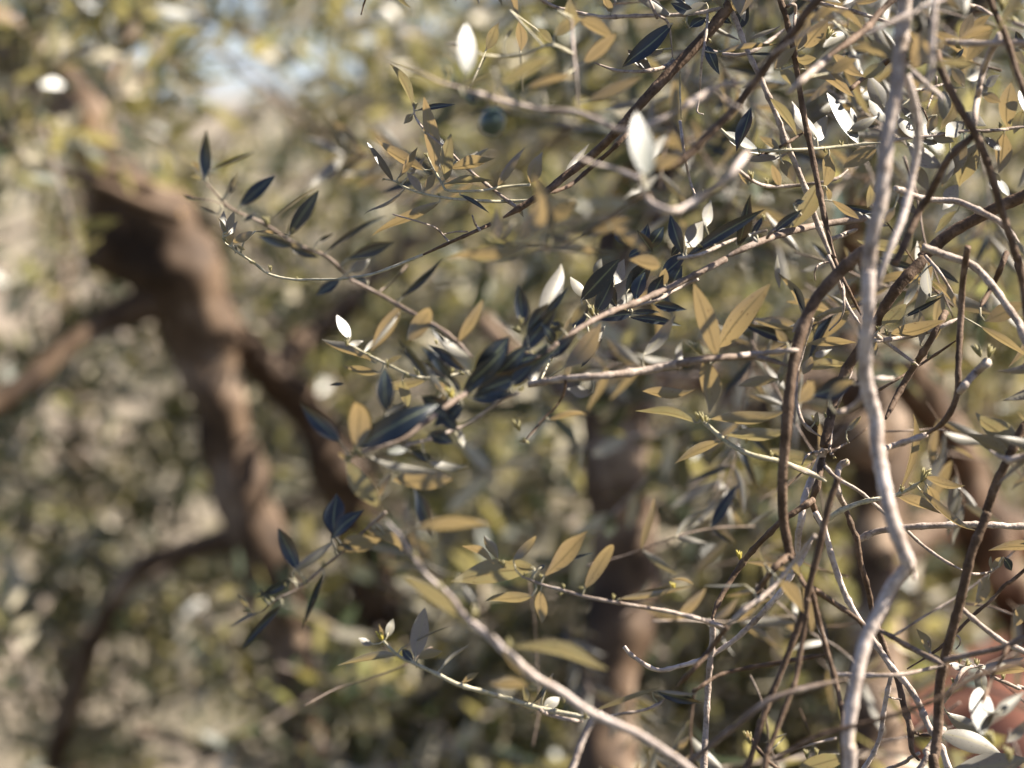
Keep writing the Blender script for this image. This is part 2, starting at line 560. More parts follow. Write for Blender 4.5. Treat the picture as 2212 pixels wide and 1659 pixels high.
    for p, rr in olives:
        i = int(np.argmin(((NV - np.array(p)) ** 2).sum(1) + FR))
        d = nodes[i][1] + 0.01
        bm = bmesh.new()
        bmesh.ops.create_uvsphere(bm, u_segments=20, v_segments=14, radius=1)
        s = rr * PXM * d
        for v in bm.verts:
            v.co = Vector((v.co.x * s * 0.9, v.co.y * s * 0.9, v.co.z * s * 1.08 + (0.12 * s if v.co.z < -0.9 else 0)))
        me = bpy.data.meshes.new('olive')
        bm.to_mesh(me); bm.free()
        me.shade_smooth()
        me.materials.append(M_OLIVE)
        o = bpy.data.objects.new('olive', me)
        COL.objects.link(o)
        o.parent = root
        o.location = at(*p, d) - origin
        o.rotation_euler = (0.2, 0.3, 0)
        o['label'] = 'unripe dark green olive fruit'
        Bp, A = nodes[i][2], at(*p, d) + U * s
        v, f = tube([q - origin for q in (Bp, (Bp + A) / 2 + U * 0.004, A)], [0.0008] * 3, 5)
        link_mesh('stalk', v, f, M_SHOOT, root)
    return root

# traced branch by branch: stems (s pale bark, d brown bark, y green shoot), leaves, buds, fruit; 'blur' gives the distance
branch('dark bough rising to the top edge, sharp narrow leaved sprigs at its lower end', '''
blur 0
d A3 95 60 : 360,-40 300,60 180,210 0,400 -200,610 -340,770
d A2 58 40 : 1850,770 1690,935 1570,1040 1450,1130 1340,1220 1200,1310 1050,1400
d A2 36 26 3 2 : 1900,800 1750,960 1600,1090 1480,1190 1330,1250
s A2 24 13 : 1130,1330 960,1200 790,1060 690,960 600,890 540,830 500,780 478,730 475,670
y A2 24 13 : 1230,1290 1000,1295 800,1285 690,1275 550,1250 430,1210 350,1165 275,1150
y A2 20 14 : 1220,1190 1060,1200 920,1225 800,1230 690,1225 660,1190 600,1080 560,1000
d A2 26 18 : 970,1440 830,1505 700,1562 530,1640
y A2 20 15 : 530,1640 380,1700 200,1765 0,1795 -150,1797 -290,1798 -450,1765 -555,1690 -640,1635 -700,1590 -745,1555 -750,1500
s A2 14 8 : 700,1555 620,1470 520,1430 340,1378
s A2 12 7 : 820,1490 750,1490 670,1505
s A2 18 10 : 900,1480 870,1440 850,1385
s A2 30 14 : 2150,390 2090,430 1980,455 1890,460 1770,450 1640,405
l A2 : 470,690,330,405,72,o 495,710,742,675,42,k 468,735,410,790,55,o 620,1110,545,640,95,o 675,1160,725,870,85,o
l A2 : 550,1095,215,895,78,o 345,1170,175,915,48,w 370,1150,500,960,45,o 700,1085,990,1040,78,o 680,1180,980,1175,62,o
l A2 : 525,1230,430,1110,58,s 535,1230,610,1120,52,o 830,1040,960,950,32,g 1010,1200,1180,950,60,v 440,1130,545,1000,38,g
l A2 : 410,1225,140,1360,28,g 640,1300,205,1480,64,o 770,1250,960,1375,32,k 1220,1180,1290,990,92,o 1440,1140,1600,920,50,s 1450,1130,1625,960,48,s
l A2 : 790,1060,880,970,40,s 1140,1330,1180,1400,30,v
l A1 : 1440,1500,1435,1350,55,s 1460,1490,1505,1360,52,g 1455,1500,1412,1400,28,o 1470,1510,1520,1420,36,s 1495,1560,1640,1488,48,o 1640,1488,1905,1530,26,o 1520,1580,1580,1605,62,o 1500,1575,1512,1632,70,o
b A1 : 1450,1540,60,120 1740,80,0
b A2 : 485,680,70,80 285,1152,40,170 640,1255,45,110 560,1000,60,110 380,1180,50,120
b B1 : 1630,40,60,150 1740,80,60,90 1910,150,40,60
''')
branch('slim dry twig tip poking down from the top edge, left of the big white leaf', '''
blur 2
d A2 16 9 : 185,-60 165,0 150,40 135,95
''')
branch('pinkish twig sagging along the top edge with dark shaded leaves at its right end', '''
blur 0
s A2 22 30 : 1240,-40 1300,0 1400,50 1570,90 1700,110 1830,105 2050,98 2212,92 2380,68 2580,0
s A2 22 16 : 1990,0 2030,90 2110,150 2140,370
s A3 18 14 : 178,85 170,200 140,400 125,600 110,715 150,735
y A3 10 8 : 1,460 0,600 8,760
s A3 22 13 : 0,780 30,1000 70,1180 110,1280
l A2 : 2140,150,1810,420,115,k 2150,110,1850,-40,60,s 2000,460,1850,320,85,w 1980,335,2080,330,60,g 1740,85,1690,-30,95,o
l A3 : 170,20,20,100,80,g 345,80,440,-20,110,k 120,100,400,262,36,g 165,290,250,482,78,k 455,690,362,982,92,k 250,110,330,150,60,k 100,95,-60,20,80,k 60,180,170,110,70,k
l A3 : 30,20,-60,-60,60,k 370,190,440,20,105,k 450,250,650,170,36,g 230,340,620,315,40,o 430,350,690,370,22,k
b A3 : 110,1275,60,95 150,1230,40,80 260,340,70,90 40,160,70,100 190,260,50,290
''')
branch('blurred beige bough at upper centre with one big white glaring leaf and a green olive', '''
blur -17
s A2 60 52 : 870,600 1100,665 1300,705 1500,720 1650,770 1800,835 1990,800 2186,705
s A3 66 58 : 0,705 200,580 300,540 440,530
s A3 44 34 : 230,590 300,650 410,710
s A2 28 20 : 870,600 760,560 650,530 500,460 300,390
y A2 34 26 -9 -9 : 1500,350 1360,290 1200,340 1030,362 890,350
s A2 26 22 -12 -14 : 1490,130 1500,300 1520,500 1530,690
l A2 : 810,480,812,140,130,w,-3 1020,545,1370,385,95,o 770,560,980,480,40,v 1600,645,1940,500,85,v 1200,565,1545,520,58,o 1320,640,1300,560,40,v
l A2 : 940,320,1010,165,70,o,8 1160,330,1150,145,100,o,8 1260,185,1370,285,58,o,8 1495,190,1470,-10,105,o,6 1540,130,1770,255,115,o,4 1570,400,1770,235,90,o,4 1060,260,1110,180,30,k 900,340,680,280,50,v 1380,230,1560,120,80,o
o A2 : 980,790,92
b A2 : 700,460,110,100 690,520,80,60
l A2 : 880,660,790,590,95,k 800,590,880,650,80,k
''')
branch('soft pale bough right of the olive, with a white glaring leaf and broad tan leaves', '''
blur -18
p A3 70 64 : 430,985 300,1150 150,1260 0,1350
p A2 66 46 : 2186,1350 2090,1345 1990,1290 1930,1150 1960,1090
p A2 40 30 : 1930,1150 1780,1090 1600,1040 1480,990
d A2 30 24 : 2000,1250 1900,1280 1750,1400 1530,1520 1400,1590 1250,1585 1100,1570 950,1480
l A2 : 1970,1140,1915,712,165,w,-4 1355,1530,1245,1130,120,o 1155,1545,1300,1270,140,o 1330,1440,1515,1290,110,o 1005,1540,1000,1330,95,v 1180,1612,690,1640,112,o 1330,1608,1760,1650,62,o 1740,1460,1990,1640,95,o 1560,1480,1900,1420,120,v 2186,1010,1960,1080,100,o 1120,1420,1050,1560,80,v
b A2 : 960,1530,90,120 1100,1575,90,160 1250,1592,80,20 1345,1555,90,80 2130,1320,120,40 1900,1200,110,110
''')
branch('blurred spray reaching farthest left, its tip leaves deep blue against the tan foliage', '''
blur -9
m A1 22 34 -10 -8 : 1320,1170 1400,1260 1500,1350 1700,1440 1900,1570 2100,1650 2250,1790
m B2 34 42 -8 -9 : 60,150 240,240 400,330 580,430 700,510 850,650
m B2 16 12 : 235,240 330,170 430,60
m A1 16 12 : 1500,1350 1390,1300 1255,1275
l A1 : 1320,1175,1328,835,95,k 1350,1095,1650,975,38,k 1545,1325,1772,1125,105,k 1450,1265,1535,1108,48,v 1475,1250,1500,1140,44,k 1260,1285,1178,1255,34,k 1400,1382,1275,1328,26,k 1855,1510,2050,1225,115,k 1715,1445,2110,1165,26,v 1560,1430,1650,1370,44,k 1740,1480,1710,1400,30,v 1900,1585,1660,1520,70,k 1960,1600,1860,1560,60,v 1860,1590,2050,1655,64,k 1270,1110,1235,1040,50,o 1330,1150,1215,1130,40,o
l A2 : -90,1625,295,1378,44,k 50,1668,355,1555,95,k -150,1560,-40,1500,40,k
l B2 : 390,275,665,5,64,k 388,325,208,602,95,o 430,540,600,330,112,o 762,552,932,272,72,o 180,165,90,150,70,k 60,100,190,20,90,g 205,590,390,340,40,s
l B1 : 2190,150,2030,255,85,k
b A1 : 1720,1420,90,100 1880,1480,60,40
l B2 : 640,470,560,440,30,k 850,650,600,470,80,s 690,560,585,470,46,k
''')
branch('small sprig of cream buds left of the dark central leaves, one white leaf upright', '''
blur -5
y B2 20 30 : 40,560 170,630 300,695 450,765 560,785 700,770 830,740
l B2 : 62,530,-22,380,75,w 230,690,-135,540,60,o 250,752,5,715,72,o 560,795,210,862,64,o 400,800,430,975,92,o 590,800,690,905,84,o 150,620,235,520,34,s 60,565,150,540,44,s 300,690,395,640,40,v 700,760,620,700,30,v
l B1 : 2212,820,2120,830,30,k
b B2 : 45,560,70,90 190,640,55,100 310,695,70,80 440,770,70,150 500,745,80,100 720,740,70,60 780,750,80,150 620,555,50,90
''')
branch('shaded bough through the middle whose crowded blue black leaves form the dark centre', '''
blur -11
m A3 46 44 2 -2 : 1190,1400 1150,1410 930,1440 700,1490 500,1560 300,1650
m B2 44 40 -2 -7 : 2480,20 2186,170 1900,300 1760,350 1580,440 1400,560
m B2 46 52 -8 -12 : 1400,560 1300,640 1050,720 900,810 800,890 720,940 560,1060 380,1180 150,1260 60,1300
s B2 30 36 -9 -9 : 1150,880 1030,935 850,1060 700,1130 550,1185 400,1225
l B2 : 850,805,1090,515,182,k 790,860,1060,600,143,k 870,895,1140,780,156,k 860,885,1430,580,109,k 1170,620,1390,330,124,k 1280,420,1445,25,112,s 1290,410,1470,200,65,k 1200,500,1340,300,104,k
l B2 : 560,790,385,540,70,k 700,805,375,600,65,k 720,790,530,590,81,k 660,865,500,650,58,g 820,745,560,575,81,k 300,1010,285,715,143,k 120,1225,620,945,195,k 240,1195,580,985,156,k 790,960,610,1100,208,k 770,940,640,990,156,k 840,920,1120,880,104,k
l B2 : 900,850,1000,600,120,k 960,800,1210,560,120,k 1040,760,1290,640,110,k 820,900,930,680,110,k 760,900,690,760,90,k 700,980,520,900,110,k 640,1010,760,1130,110,k 480,1060,330,960,110,k 560,1040,400,1130,100,k 330,1130,190,1080,90,k 1240,700,1340,560,90,k 1100,830,1240,700,110,k 1330,660,1520,500,100,k 1380,560,1300,440,80,k
l B2 : 180,1285,640,1395,76,s 560,1312,830,1368,60,s 280,1250,430,1250,72,w 280,1035,430,940,54,g 790,1235,775,1110,105,s 570,1150,730,1200,110,k 440,1140,340,1200,91,k 100,1230,130,920,135,o 700,850,620,1000,60,o 560,960,700,1040,104,k
l B2 : 340,1445,745,1408,112,o 250,1540,335,1385,62,v 480,1500,600,1810,120,k 240,1610,55,1310,175,o 450,1260,620,1320,65,k
l B1 : 2190,1195,1930,950,130,k
l B2 : 60,1330,-20,1270,60,o 1180,440,1150,185,109,k 1320,500,1440,440,52,k 1390,640,1440,560,40,s 1440,480,1360,420,78,k
Y B2 : 715,885,120,100
b B2 : 1145,470,90,130 1165,420,80,80 1360,475,80,10 1070,700,90,40 990,760,80,30 120,1260,130,140 60,1290,110,200 1160,860,60,20
''')
branch('fan of black and silver leaves along the bough right of the dark centre', '''
blur -2
r 900 250 1600 750 5 10 26 0.8
s B2 26 20 : 2300,150 2130,230 2050,280 1930,315 1850,340
m B2 22 30 : 1720,350 1650,400 1500,480 1400,560
l B2 : 1650,360,1760,130,110,k 1900,290,1960,100,100,k 1990,300,2080,120,110,k 1780,330,1700,160,90,k 2120,230,2200,60,110,k 1500,470,1590,300,90,k
l B2 : 1700,350,1850,138,68,s 1740,352,1985,158,62,s 1550,285,1795,20,130,k 1840,235,2010,40,170,k 2070,125,2230,-20,130,k 1760,185,1832,15,82,s 1640,125,1680,15,80,g 1880,368,1640,410,84,k 1870,362,2052,358,44,k 2020,312,2230,345,72,k 1860,395,2195,452,66,k 2060,62,1860,18,105,o,-6 2050,205,2092,80,60,o 1570,265,1480,135,74,s 1640,560,1712,445,46,s 1550,715,1690,530,44,k 1440,720,1670,420,150,v,-6 1480,440,1600,300,70,v,-5 1420,540,1500,380,60,v,-4
l A3 : -340,1580,-420,1450,110,k -250,1610,-200,1440,80,k -330,1650,-240,1600,60,k
b B2 : 1620,350,110,100 1650,360,80,60 1990,300,40,30 1820,350,40,0
l A2 : 1980,1600,2080,1455,105,k 2010,1620,1905,1480,70,k 2130,1646,2200,1560,70,k
''')
branch('thick dark leaf and silver ones pointing up on twigs below the upper right thicket', '''
blur -3
s A3 30 24 : -10,1660 120,1640 300,1560 420,1520 560,1480
s A3 26 18 : 560,1530 590,1490 680,1440 780,1380
l A3 : 40,1650,545,1345,92,k 375,1585,440,1245,92,k 465,1515,535,1395,44,k 40,1590,160,1415,115,s 165,1460,205,1280,75,s 585,1505,790,1345,64,k 730,1312,800,1290,44,k 20,1640,-60,1380,100,k 500,1560,440,1500,30,s
b A3 : 540,1400,60,80 130,1580,60,150
''')
branch('lowest left spray of slender dark leaves, its tip spread before the leaning trunk', '''
blur -8
m C1 30 18 : 2480,0 2300,160 2212,250 2100,340 1900,500 1780,560 1690,640 1600,660
l C1 : 1915,370,1785,105,115,k 1878,395,2145,185,72,g 1865,430,1640,545,74,k 1700,545,1850,435,64,k 1815,590,1555,888,58,k 2085,400,1938,755,54,k 2150,150,2160,-110,140,k 2130,175,2345,-10,105,k 1690,640,1470,745,32,v 1600,635,1525,530,44,o 1750,560,1660,490,40,k
l C2 : -30,245,270,165,125,o 250,140,410,240,120,o 130,230,-10,200,50,k 290,150,160,120,70,o
b C1 : 1600,630,80,150 1830,460,60,100 2080,350,80,60 1700,560,60,110 1960,460,60,40
''')
branch('thick pale blurred bough slanting down from the centre to the bottom edge', '''
blur -18
p C2 24 80 : 300,60 390,160 480,300 570,425 700,535 820,690 950,790 1060,895
p C2 80 62 -18 -15 : 1060,895 1250,1060 1400,1145 1600,1285 1750,1355 1950,1450 2180,1600 2300,1700
l C2 : 785,675,405,415,118,o 450,110,990,60,105,o 1100,870,1700,1015,118,o 1240,1135,955,1120,95,o 1055,880,880,655,30,s 770,415,510,285,38,s 880,610,785,470,64,g 1040,860,1190,1060,70,v 560,440,480,250,50,v
b C2 : 640,470,110,140 860,660,130,60 1080,860,110,50 480,270,80,110
''')
branch('row of tan leaves on a beige twig below centre, seen from beneath', '''
blur -5
s C2 24 34 : 1170,415 1310,470 1420,500 1560,540 1760,580 1950,612 2186,655 2480,745
l C2 : 1245,375,710,468,135,o 990,335,775,232,74,o 1250,360,1070,325,70,o 1012,305,925,150,74,v 1115,312,1268,150,66,v 1312,412,1578,122,112,o 1572,492,1765,175,82,o 1440,310,1630,262,28,k 1235,540,945,572,72,o 1290,505,1312,712,125,o 1785,565,2130,480,46,k 1790,560,2260,450,44,o 1270,370,1320,340,36,k
b C2 : 1050,330,80,110 1190,415,60,70 1300,420,60,90 1440,480,50,85 1760,550,60,70 1560,495,60,120 1410,525,50,-30
Y C2 : 2145,480,85,95
''')
branch('twig with a silver upright leaf and yellow tip, low left of the thick pale bough', '''
blur -4
r 850 1150 1500 1600 8 8 26 0.8
y C2 24 48 : 280,830 370,920 490,980 640,1050 760,1110 940,1160 1170,1230 1310,1270 1450,1300 1600,1325
s C2 34 30 : 1290,1270 1310,1290 1440,1330 1560,1348
s C2 22 28 : 1630,1340 1800,1300 1950,1275 2050,1235 2090,1200
l C2 : 482,935,545,622,120,s 300,805,335,690,84,s 215,852,120,808,54,s 270,810,245,720,30,o 370,925,-30,1005,50,o 500,945,665,885,62,o 640,1015,838,858,32,g 780,1100,895,1028,42,o 400,875,760,710,22,v 1190,1235,1185,1110,48,o 1245,1225,1345,1090,36,k 1310,1255,1420,1195,74,s 1330,1110,1370,1035,30,v 470,960,400,880,80,k 1640,1275,2060,1118,42,v 2010,1160,2330,1230,70,k 2030,1150,2290,1160,26,o
Y C2 : 265,800,100,105
b C2 : 1580,1310,80,80 1440,1210,60,90 500,985,60,60 1480,1340,40,90 1230,1300,50,0
''')
branch('blurred pale stem standing upright at the bottom edge beside the slanting bough', '''
blur -10
s C2 50 54 : 1690,1290 1620,1350 1560,1470 1520,1580 1490,1660
''')
branch('level beige twig from the dark cluster to the brown stem, big tan leaves on it', '''
blur -6
s B2 46 62 : 1210,825 1450,790 1700,770 1950,738 2186,692
m B3 60 40 : -10,692 200,660 400,648 550,662 700,708
s B3 46 40 : 380,640 600,618 780,603
d B2 26 18 : 1450,800 1440,870 1400,950 1280,1080 1180,1200
d B2 16 22 -7 -8 : 1180,1200 1290,1075 1400,950
l B3 : 235,650,85,180,140,o 245,590,565,185,135,o,3 165,655,205,1010,135,o 690,560,610,470,90,v 780,480,720,640,110,v
l B2 : 1340,1055,1605,1015,42,o 1945,645,2155,375,95,g 2190,685,2200,535,54,s 1625,880,1465,850,86,s 1450,780,1480,690,50,v 1220,800,1300,720,80,s
b B3 : 115,590,150,120 650,780,70,80
b B2 : 1190,1190,90,150 1145,1090,110,100 1165,850,60,20
''')
branch('short shoot with broad tan leaves and a pale star of buds, left of brown stem', '''
blur -3
y B3 30 44 : 130,1050 200,1110 300,1195 400,1255 500,1290 620,1315 720,1350 840,1400 940,1450
l B3 : 195,1050,655,1010,82,o 300,1155,690,1120,82,o 270,1190,-20,1330,64,o 110,1075,-290,1010,66,o -240,870,70,875,70,o 640,795,370,835,72,v
b B3 : 140,1040,120,110 170,1060,80,60 590,1280,70,70 430,1190,40,70
''')
branch('tall pale sunlit stem, thick and out of focus, banded with shadow down the right side', '''
blur -13
s A3 118 110 : 1440,-60 1430,200 1410,350 1400,500 1370,700 1330,900 1310,1100 1290,1300 1250,1450 1220,1646 1210,1846
p B3 108 112 : 1215,100 1205,400 1190,600 1190,750 1220,900 1260,1050 1265,1200 1300,1400 1350,1646 1400,1800 1450,1930 1470,1975
p C3 106 96 : 1450,290 1470,340 1360,480 1280,640 1210,780 1160,950 1120,1150 1090,1350 1080,1500 1090,1660
p C3 54 44 : 1465,300 1500,380 1515,435
s A3 30 22 : 1450,-180 1900,-480 2300,-420 2440,-200
l A3 : 1490,440,1560,190,150,o 1420,385,1080,285,95,o 1440,420,1300,330,70,v
b A3 : 1410,380,90,120 1470,460,100,60
''')  # top piece browner as painted shade; unseen top right twig added to shade stem
branch('pinkish pale stem hanging before the tall sunlit one, blurred most of all', '''
blur -17
p A3 62 58 : 1640,-40 1630,150 1620,300 1610,480 1570,640
p A3 74 60 -12 -12 : 1450,470 1500,640 1530,870 1490,1150 1430,1400 1330,1646 1260,1850
p A3 50 44 -11 -11 : 1460,430 1560,520 1700,640
l A3 : 1640,415,1900,445,72,o 1650,330,1700,240,50,o
p A3 54 56 -14 -14 : 1640,20 1500,80 1300,170 1180,230
''')
branch('dark forked branch slanting down inside the upper right corner', '''
blur -8
d A3 66 58 : 1650,330 1680,450 1800,700 1900,860 1960,1000 2010,1150 2060,1330 2100,1450 2160,1646 2200,1800
d A3 58 64 : 1900,860 1730,1020 1640,1180 1590,1280 1540,1350 1430,1600 1380,1700
d A3 54 60 -10 -9 : 1980,-40 2020,70 2100,250 2160,450 2230,640
s A3 56 48 -7 -5 : 2060,220 2000,330 1950,450 1925,560
s A3 50 44 -5 -6 : 1925,560 1905,680 1890,830
s A3 54 48 : 1700,270 1900,280 2212,275 2400,300
s A3 52 40 : 2240,180 2170,150 2095,120
s A3 34 28 -4 -4 : 1850,30 1920,50 2010,100
l A3 : 2040,180,1800,240,70,o 1960,890,2060,960,105,w
b A3 : 2150,130,110,150 2080,30,130,80 1780,280,110,120
''')
branch('thick brown limb climbing to the right edge from a knot of twigs, sharp in focus', '''
blur 1
d A3 84 76 : 2330,1190 2212,1260 2060,1325 1900,1410 1740,1500 1620,1600 1550,1660
d B3 76 62 : 1570,20 1430,165 1330,305 1250,460 1150,610 1060,750 990,950 955,1100 925,1230
p B3 50 40 : 935,1230 870,1380 830,1470 800,1560 780,1700 760,1800 755,1950
d B3 46 40 : 920,1260 890,1450 850,1570 870,1640 920,1760
s B3 26 22 : 930,1350 1010,1430 1150,1510 1300,1640 1430,1740 1560,1860 1700,1960 1815,2020
s B3 46 36 : 1075,1325 1030,1350 1010,1420 1020,1530 1080,1640
s B3 22 12 : 900,1260 850,1265 810,1290 785,1340
s B3 26 20 : 960,1240 985,1290
s B3 16 12 : 985,1260 1040,1220 1085,1200
s B3 18 14 : 965,1230 980,1100 1000,1000 1050,880 1110,740
s B3 32 24 : 850,400 790,600 752,750 745,900 780,1050 840,1120 905,1160
y B3 14 10 : 850,1570 790,1600 700,1660
l B3 : 1070,1125,1165,1030,44,v 865,1075,880,1000,30,o
b B3 : 880,1060,110,100 960,1050,120,95 985,1290,50,300 1070,1330,60,60 760,920,40,120
''')
branch('bright white shoot with curling tan leaves at its end, right of the knot of twigs', '''
blur 0
y B3 36 22 : 910,1730 950,1690 1040,1635 1150,1590 1300,1555 1380,1540 1490,1490 1560,1440
l B3 : 1570,1420,1810,1485,66,o 1390,1540,1660,1660,84,o 1590,1475,1655,1640,84,o 1540,1500,1880,1780,50,o 1410,1520,1480,1005,44,o 1780,1480,1812,1500,30,s
b B3 : 1570,1420,130,60 1430,1500,70,80 1495,1480,70,100 1250,1570,50,80 1590,1400,90,20
''')
branch('slender sharp twig bending down past the knot, long and leafless, to the bottom edge', '''
blur 0
p C3 38 44 : 870,0 930,120 980,300 1050,500 1120,640 1190,750 1280,880 1370,1010 1460,1110 1530,1220 1600,1380 1660,1480 1730,1660
p C3 32 26 : 1362,1040 1320,1230 1290,1430 1240,1560 1170,1670
p C3 12 10 : 1345,1190 1380,1200 1420,1205
''')
branch('rough dark twig with a level side shoot reaching the right edge', '''
blur 1
d C3 36 44 : 1060,-20 1080,20 1110,110 1140,180 1160,320 1210,500 1240,650 1290,800 1350,960 1400,1080 1440,1250 1480,1380 1490,1530 1540,1600
s C3 44 34 : 1145,180 1250,130 1350,110 1500,95 1700,85 1850,80 2060,85 2230,90
d C3 22 20 : 1490,1410 1560,1435 1660,1432
s C3 26 20 : 1540,1550 1480,1580 1340,1650
''')
branch('sharp brown twig standing left of the fork, leafless, from bottom edge up to the knot', '''
blur 0
d C3 40 34 : 860,-80 740,0 650,60 580,130 490,220 400,330 290,500 230,620 205,690
s C3 38 42 : 205,690 210,800 190,1000 175,1230 160,1500 150,1670
p C3 26 40 : -360,865 -300,930 -150,1015 0,990 160,940 340,830 490,690 580,590 650,510 720,400 800,270 850,180
Y C3 : 385,280,90,90
''')
branch('smooth brown stem in front of the knot, forking near the bottom', '''
blur -6
d B3 90 66 : 1240,-60 1140,0 1000,130 880,270 800,430 750,600 720,750 700,900 680,1150 660,1400 660,1646 690,1840 710,1930
d C3 60 40 : 700,280 600,370 480,530
d C3 50 40 : 710,290 760,400 810,490
d C3 54 50 -7 -8 : 1020,-220 960,-60 890,250 830,480 790,650 700,900 600,1150 520,1350 420,1670
d C3 44 46 -7 -7 : 840,480 900,730 960,950 990,1050 1040,1300 1060,1660
s C3 40 32 -6 -6 : 1000,1045 1200,1052 1420,1045 1600,1010 1690,990
d C3 42 34 -5 -3 : 850,490 1000,590 1150,700 1200,770
d C3 46 48 -9 -9 : 825,560 790,800 740,1080 650,1330 560,1550 540,1660
l C3 : 640,440,800,645,120,o,-3 720,395,420,325,54,o 700,320,780,420,60,o
s B3 16 20 : 700,1340 780,1380 850,1405 930,1430
''')
branch('blurred beige twig with sun flecks crossing the lower fork toward the bottom left', '''
blur -9
s C3 40 46 : 870,150 720,340 560,520 400,640 300,740
d C3 46 40 -7 -6 : 300,740 150,940 -20,1120
s C3 40 34 -4 -6 : 260,735 130,690 -30,650
d C3 30 40 -5 -5 : 80,1160 250,1050 450,1000 700,960 930,915
l C3 : 90,468,-60,440,30,o 420,470,150,470,26,v
b C3 : 480,600,70,130
''')
branch('long soft diagonal twig low on the right, rising leafless to the right edge', '''
blur -12
m C3 60 54 : -20,1660 300,1420 560,1220 830,1130 1080,1075
d C3 54 48 -14 -14 : 600,1600 900,1440 1300,1330 1660,1200 1900,1060 2250,960
m C3 34 48 -4 -6 : 1200,740 1300,770 1500,880 1700,985
m C3 50 44 -7 -8 : 1700,955 1900,910 2080,870 2230,800
''')
branch('dark brown stem slanting down the right edge, with one pale side twig', '''
blur -4
d B3 62 66 : 2260,1030 2212,1090 2120,1280 2040,1450 1970,1640
d C3 66 76 : 1980,0 1880,250 1830,450 1790,620 1740,800 1700,950 1670,1120 1660,1350 1640,1560 1640,1680
s C3 36 42 -3 -2 : 1800,610 1900,700 2000,780 2100,850 2230,905
s B3 66 50 -8 -7 : 2240,1280 2100,1305 1990,1250
l B3 : 2180,1250,1890,1030,155,o 2110,1275,1860,1145,110,o
''')
branch('thin dark twig crossing the right stem, with one blue dark leaf among tan ones', '''
blur 1
d C3 28 22 : 2230,360 2100,460 2010,560 1890,660 1770,780 1690,860 1590,930 1460,1010
s C3 20 14 : 1855,398 1920,398 2000,385 2050,350
s C3 10 8 : 1770,785 1800,810 1800,850 1775,880
s C3 16 10 : 1610,910 1595,830
l C3 : 2010,362,2075,285,74,o 2080,290,2140,380,66,k 1990,408,1905,615,84,o 1605,915,1515,755,62,o 2145,735,2185,595,115,o 1610,910,1680,980,60,v 2000,370,1995,280,24,o
''')
branch('cluster of silver and glaring leaves with cream buds in the bottom right corner', '''
blur -9
s C3 30 26 0 0 : 1690,1225 1740,1150 1820,1020 1900,990 1950,985
s C3 24 20 0 0 : 2000,1060 2090,1095 2180,1135 2280,1160
d C3 34 38 -9 -10 : 2110,870 2050,980 2000,1080 1940,1260
s C3 40 46 -2 -3 : 1700,1390 1590,1530 1520,1680
l C3 : 1935,1000,2240,935,78,s 1925,1010,1935,1190,130,g 1930,1130,1915,1420,150,w 2040,1300,2240,1170,85,s 2050,1290,2110,1240,60,k 1680,1420,2070,1570,130,s 1710,1285,1970,1445,105,g 1760,1650,2240,1590,190,g 1850,1000,1730,970,50,s 2000,1050,2212,1010,60,o 2100,1480,2240,1330,90,g
b C3 : 1800,950,80,80 1850,985,90,60 1910,975,90,80 2080,1060,70,80 1760,1090,60,90 2000,1450,150,110 2120,1560,140,90
''')
branch('tan leaf with pale tips lying along the bottom edge, right of centre', '''
blur -3
d C3 24 30 : 460,1460 500,1520 560,1590 640,1660
l C3 : 760,1660,1060,1545,110,o 440,1480,430,1400,36,o 690,1420,540,1490,16,g 620,1500,690,1420,14,g
b C3 : 820,1560,90,90 880,1545,70,80 445,1450,120,100 540,1580,50,80
''')
branch('pale long twig falling from the top edge through the upper right thicket', '''
blur 0
r 1420 -60 1900 420 11 6 26 0.7
s A3 32 40 : 320,40 370,160 430,320 520,510 620,740 690,930 760,1100 820,1250 870,1400 930,1550 975,1660
s B3 30 18 : 955,0 1000,110 1060,280 1110,370 1160,440
s B3 20 10 : 1040,140 1055,260 1040,390 960,480
s B3 14 8 : 960,40 900,50 865,100 870,155
d A3 20 18 : 500,1005 650,940 800,850
y A3 22 22 : 260,830 400,950 520,968 700,965 900,955 1150,930 1290,918
s A3 28 22 2 3 : 370,1090 480,1170 600,1200 850,1180 1000,1150 1080,1090
l A3 : 1150,925,952,592,92,w 870,905,972,715,84,s 270,850,525,985,84,w 420,1030,700,990,54,s 640,962,500,875,52,o 880,890,730,640,100,s 700,960,650,800,70,g 650,1030,745,1175,84,v 640,1200,590,1060,90,o 960,985,930,1205,95,o 440,1190,360,1080,50,o 1080,850,1280,740,70,g
b A3 : 930,960,70,100 1040,930,70,90 560,1170,70,90 460,1130,90,90 680,960,50,110 510,970,60,90
''')
branch('straight brown twig just right of the pale one, falling from the top edge', '''
blur -1
d A3 36 42 : 630,-40 690,150 740,380 770,580 800,760 840,950 880,1150 920,1350 960,1530 1000,1660
d B3 30 20 : 980,-10 1050,150 1120,290 1165,380
s A3 26 20 : 690,40 740,35 735,180
l A3 : 800,305,945,138,100,o 720,335,830,110,115,v 605,445,735,315,64,o 735,565,640,425,78,o 980,345,1172,502,78,o 845,450,1102,635,88,o 575,625,762,865,74,o 890,1185,715,1485,112,o 940,1200,960,1300,60,o 975,1290,1155,1400,54,o 1205,1335,1210,1195,74,o 745,390,870,380,70,o 780,400,1000,520,90,v
b A3 : 960,220,110,60 990,230,60,10 840,940,50,30
''')
branch('blurred dark twig slanting across the upper right from the top edge', '''
blur -10
d A3 80 62 : 930,-40 750,180 600,360 500,500 350,700 200,850 50,1000 -60,1080
''')
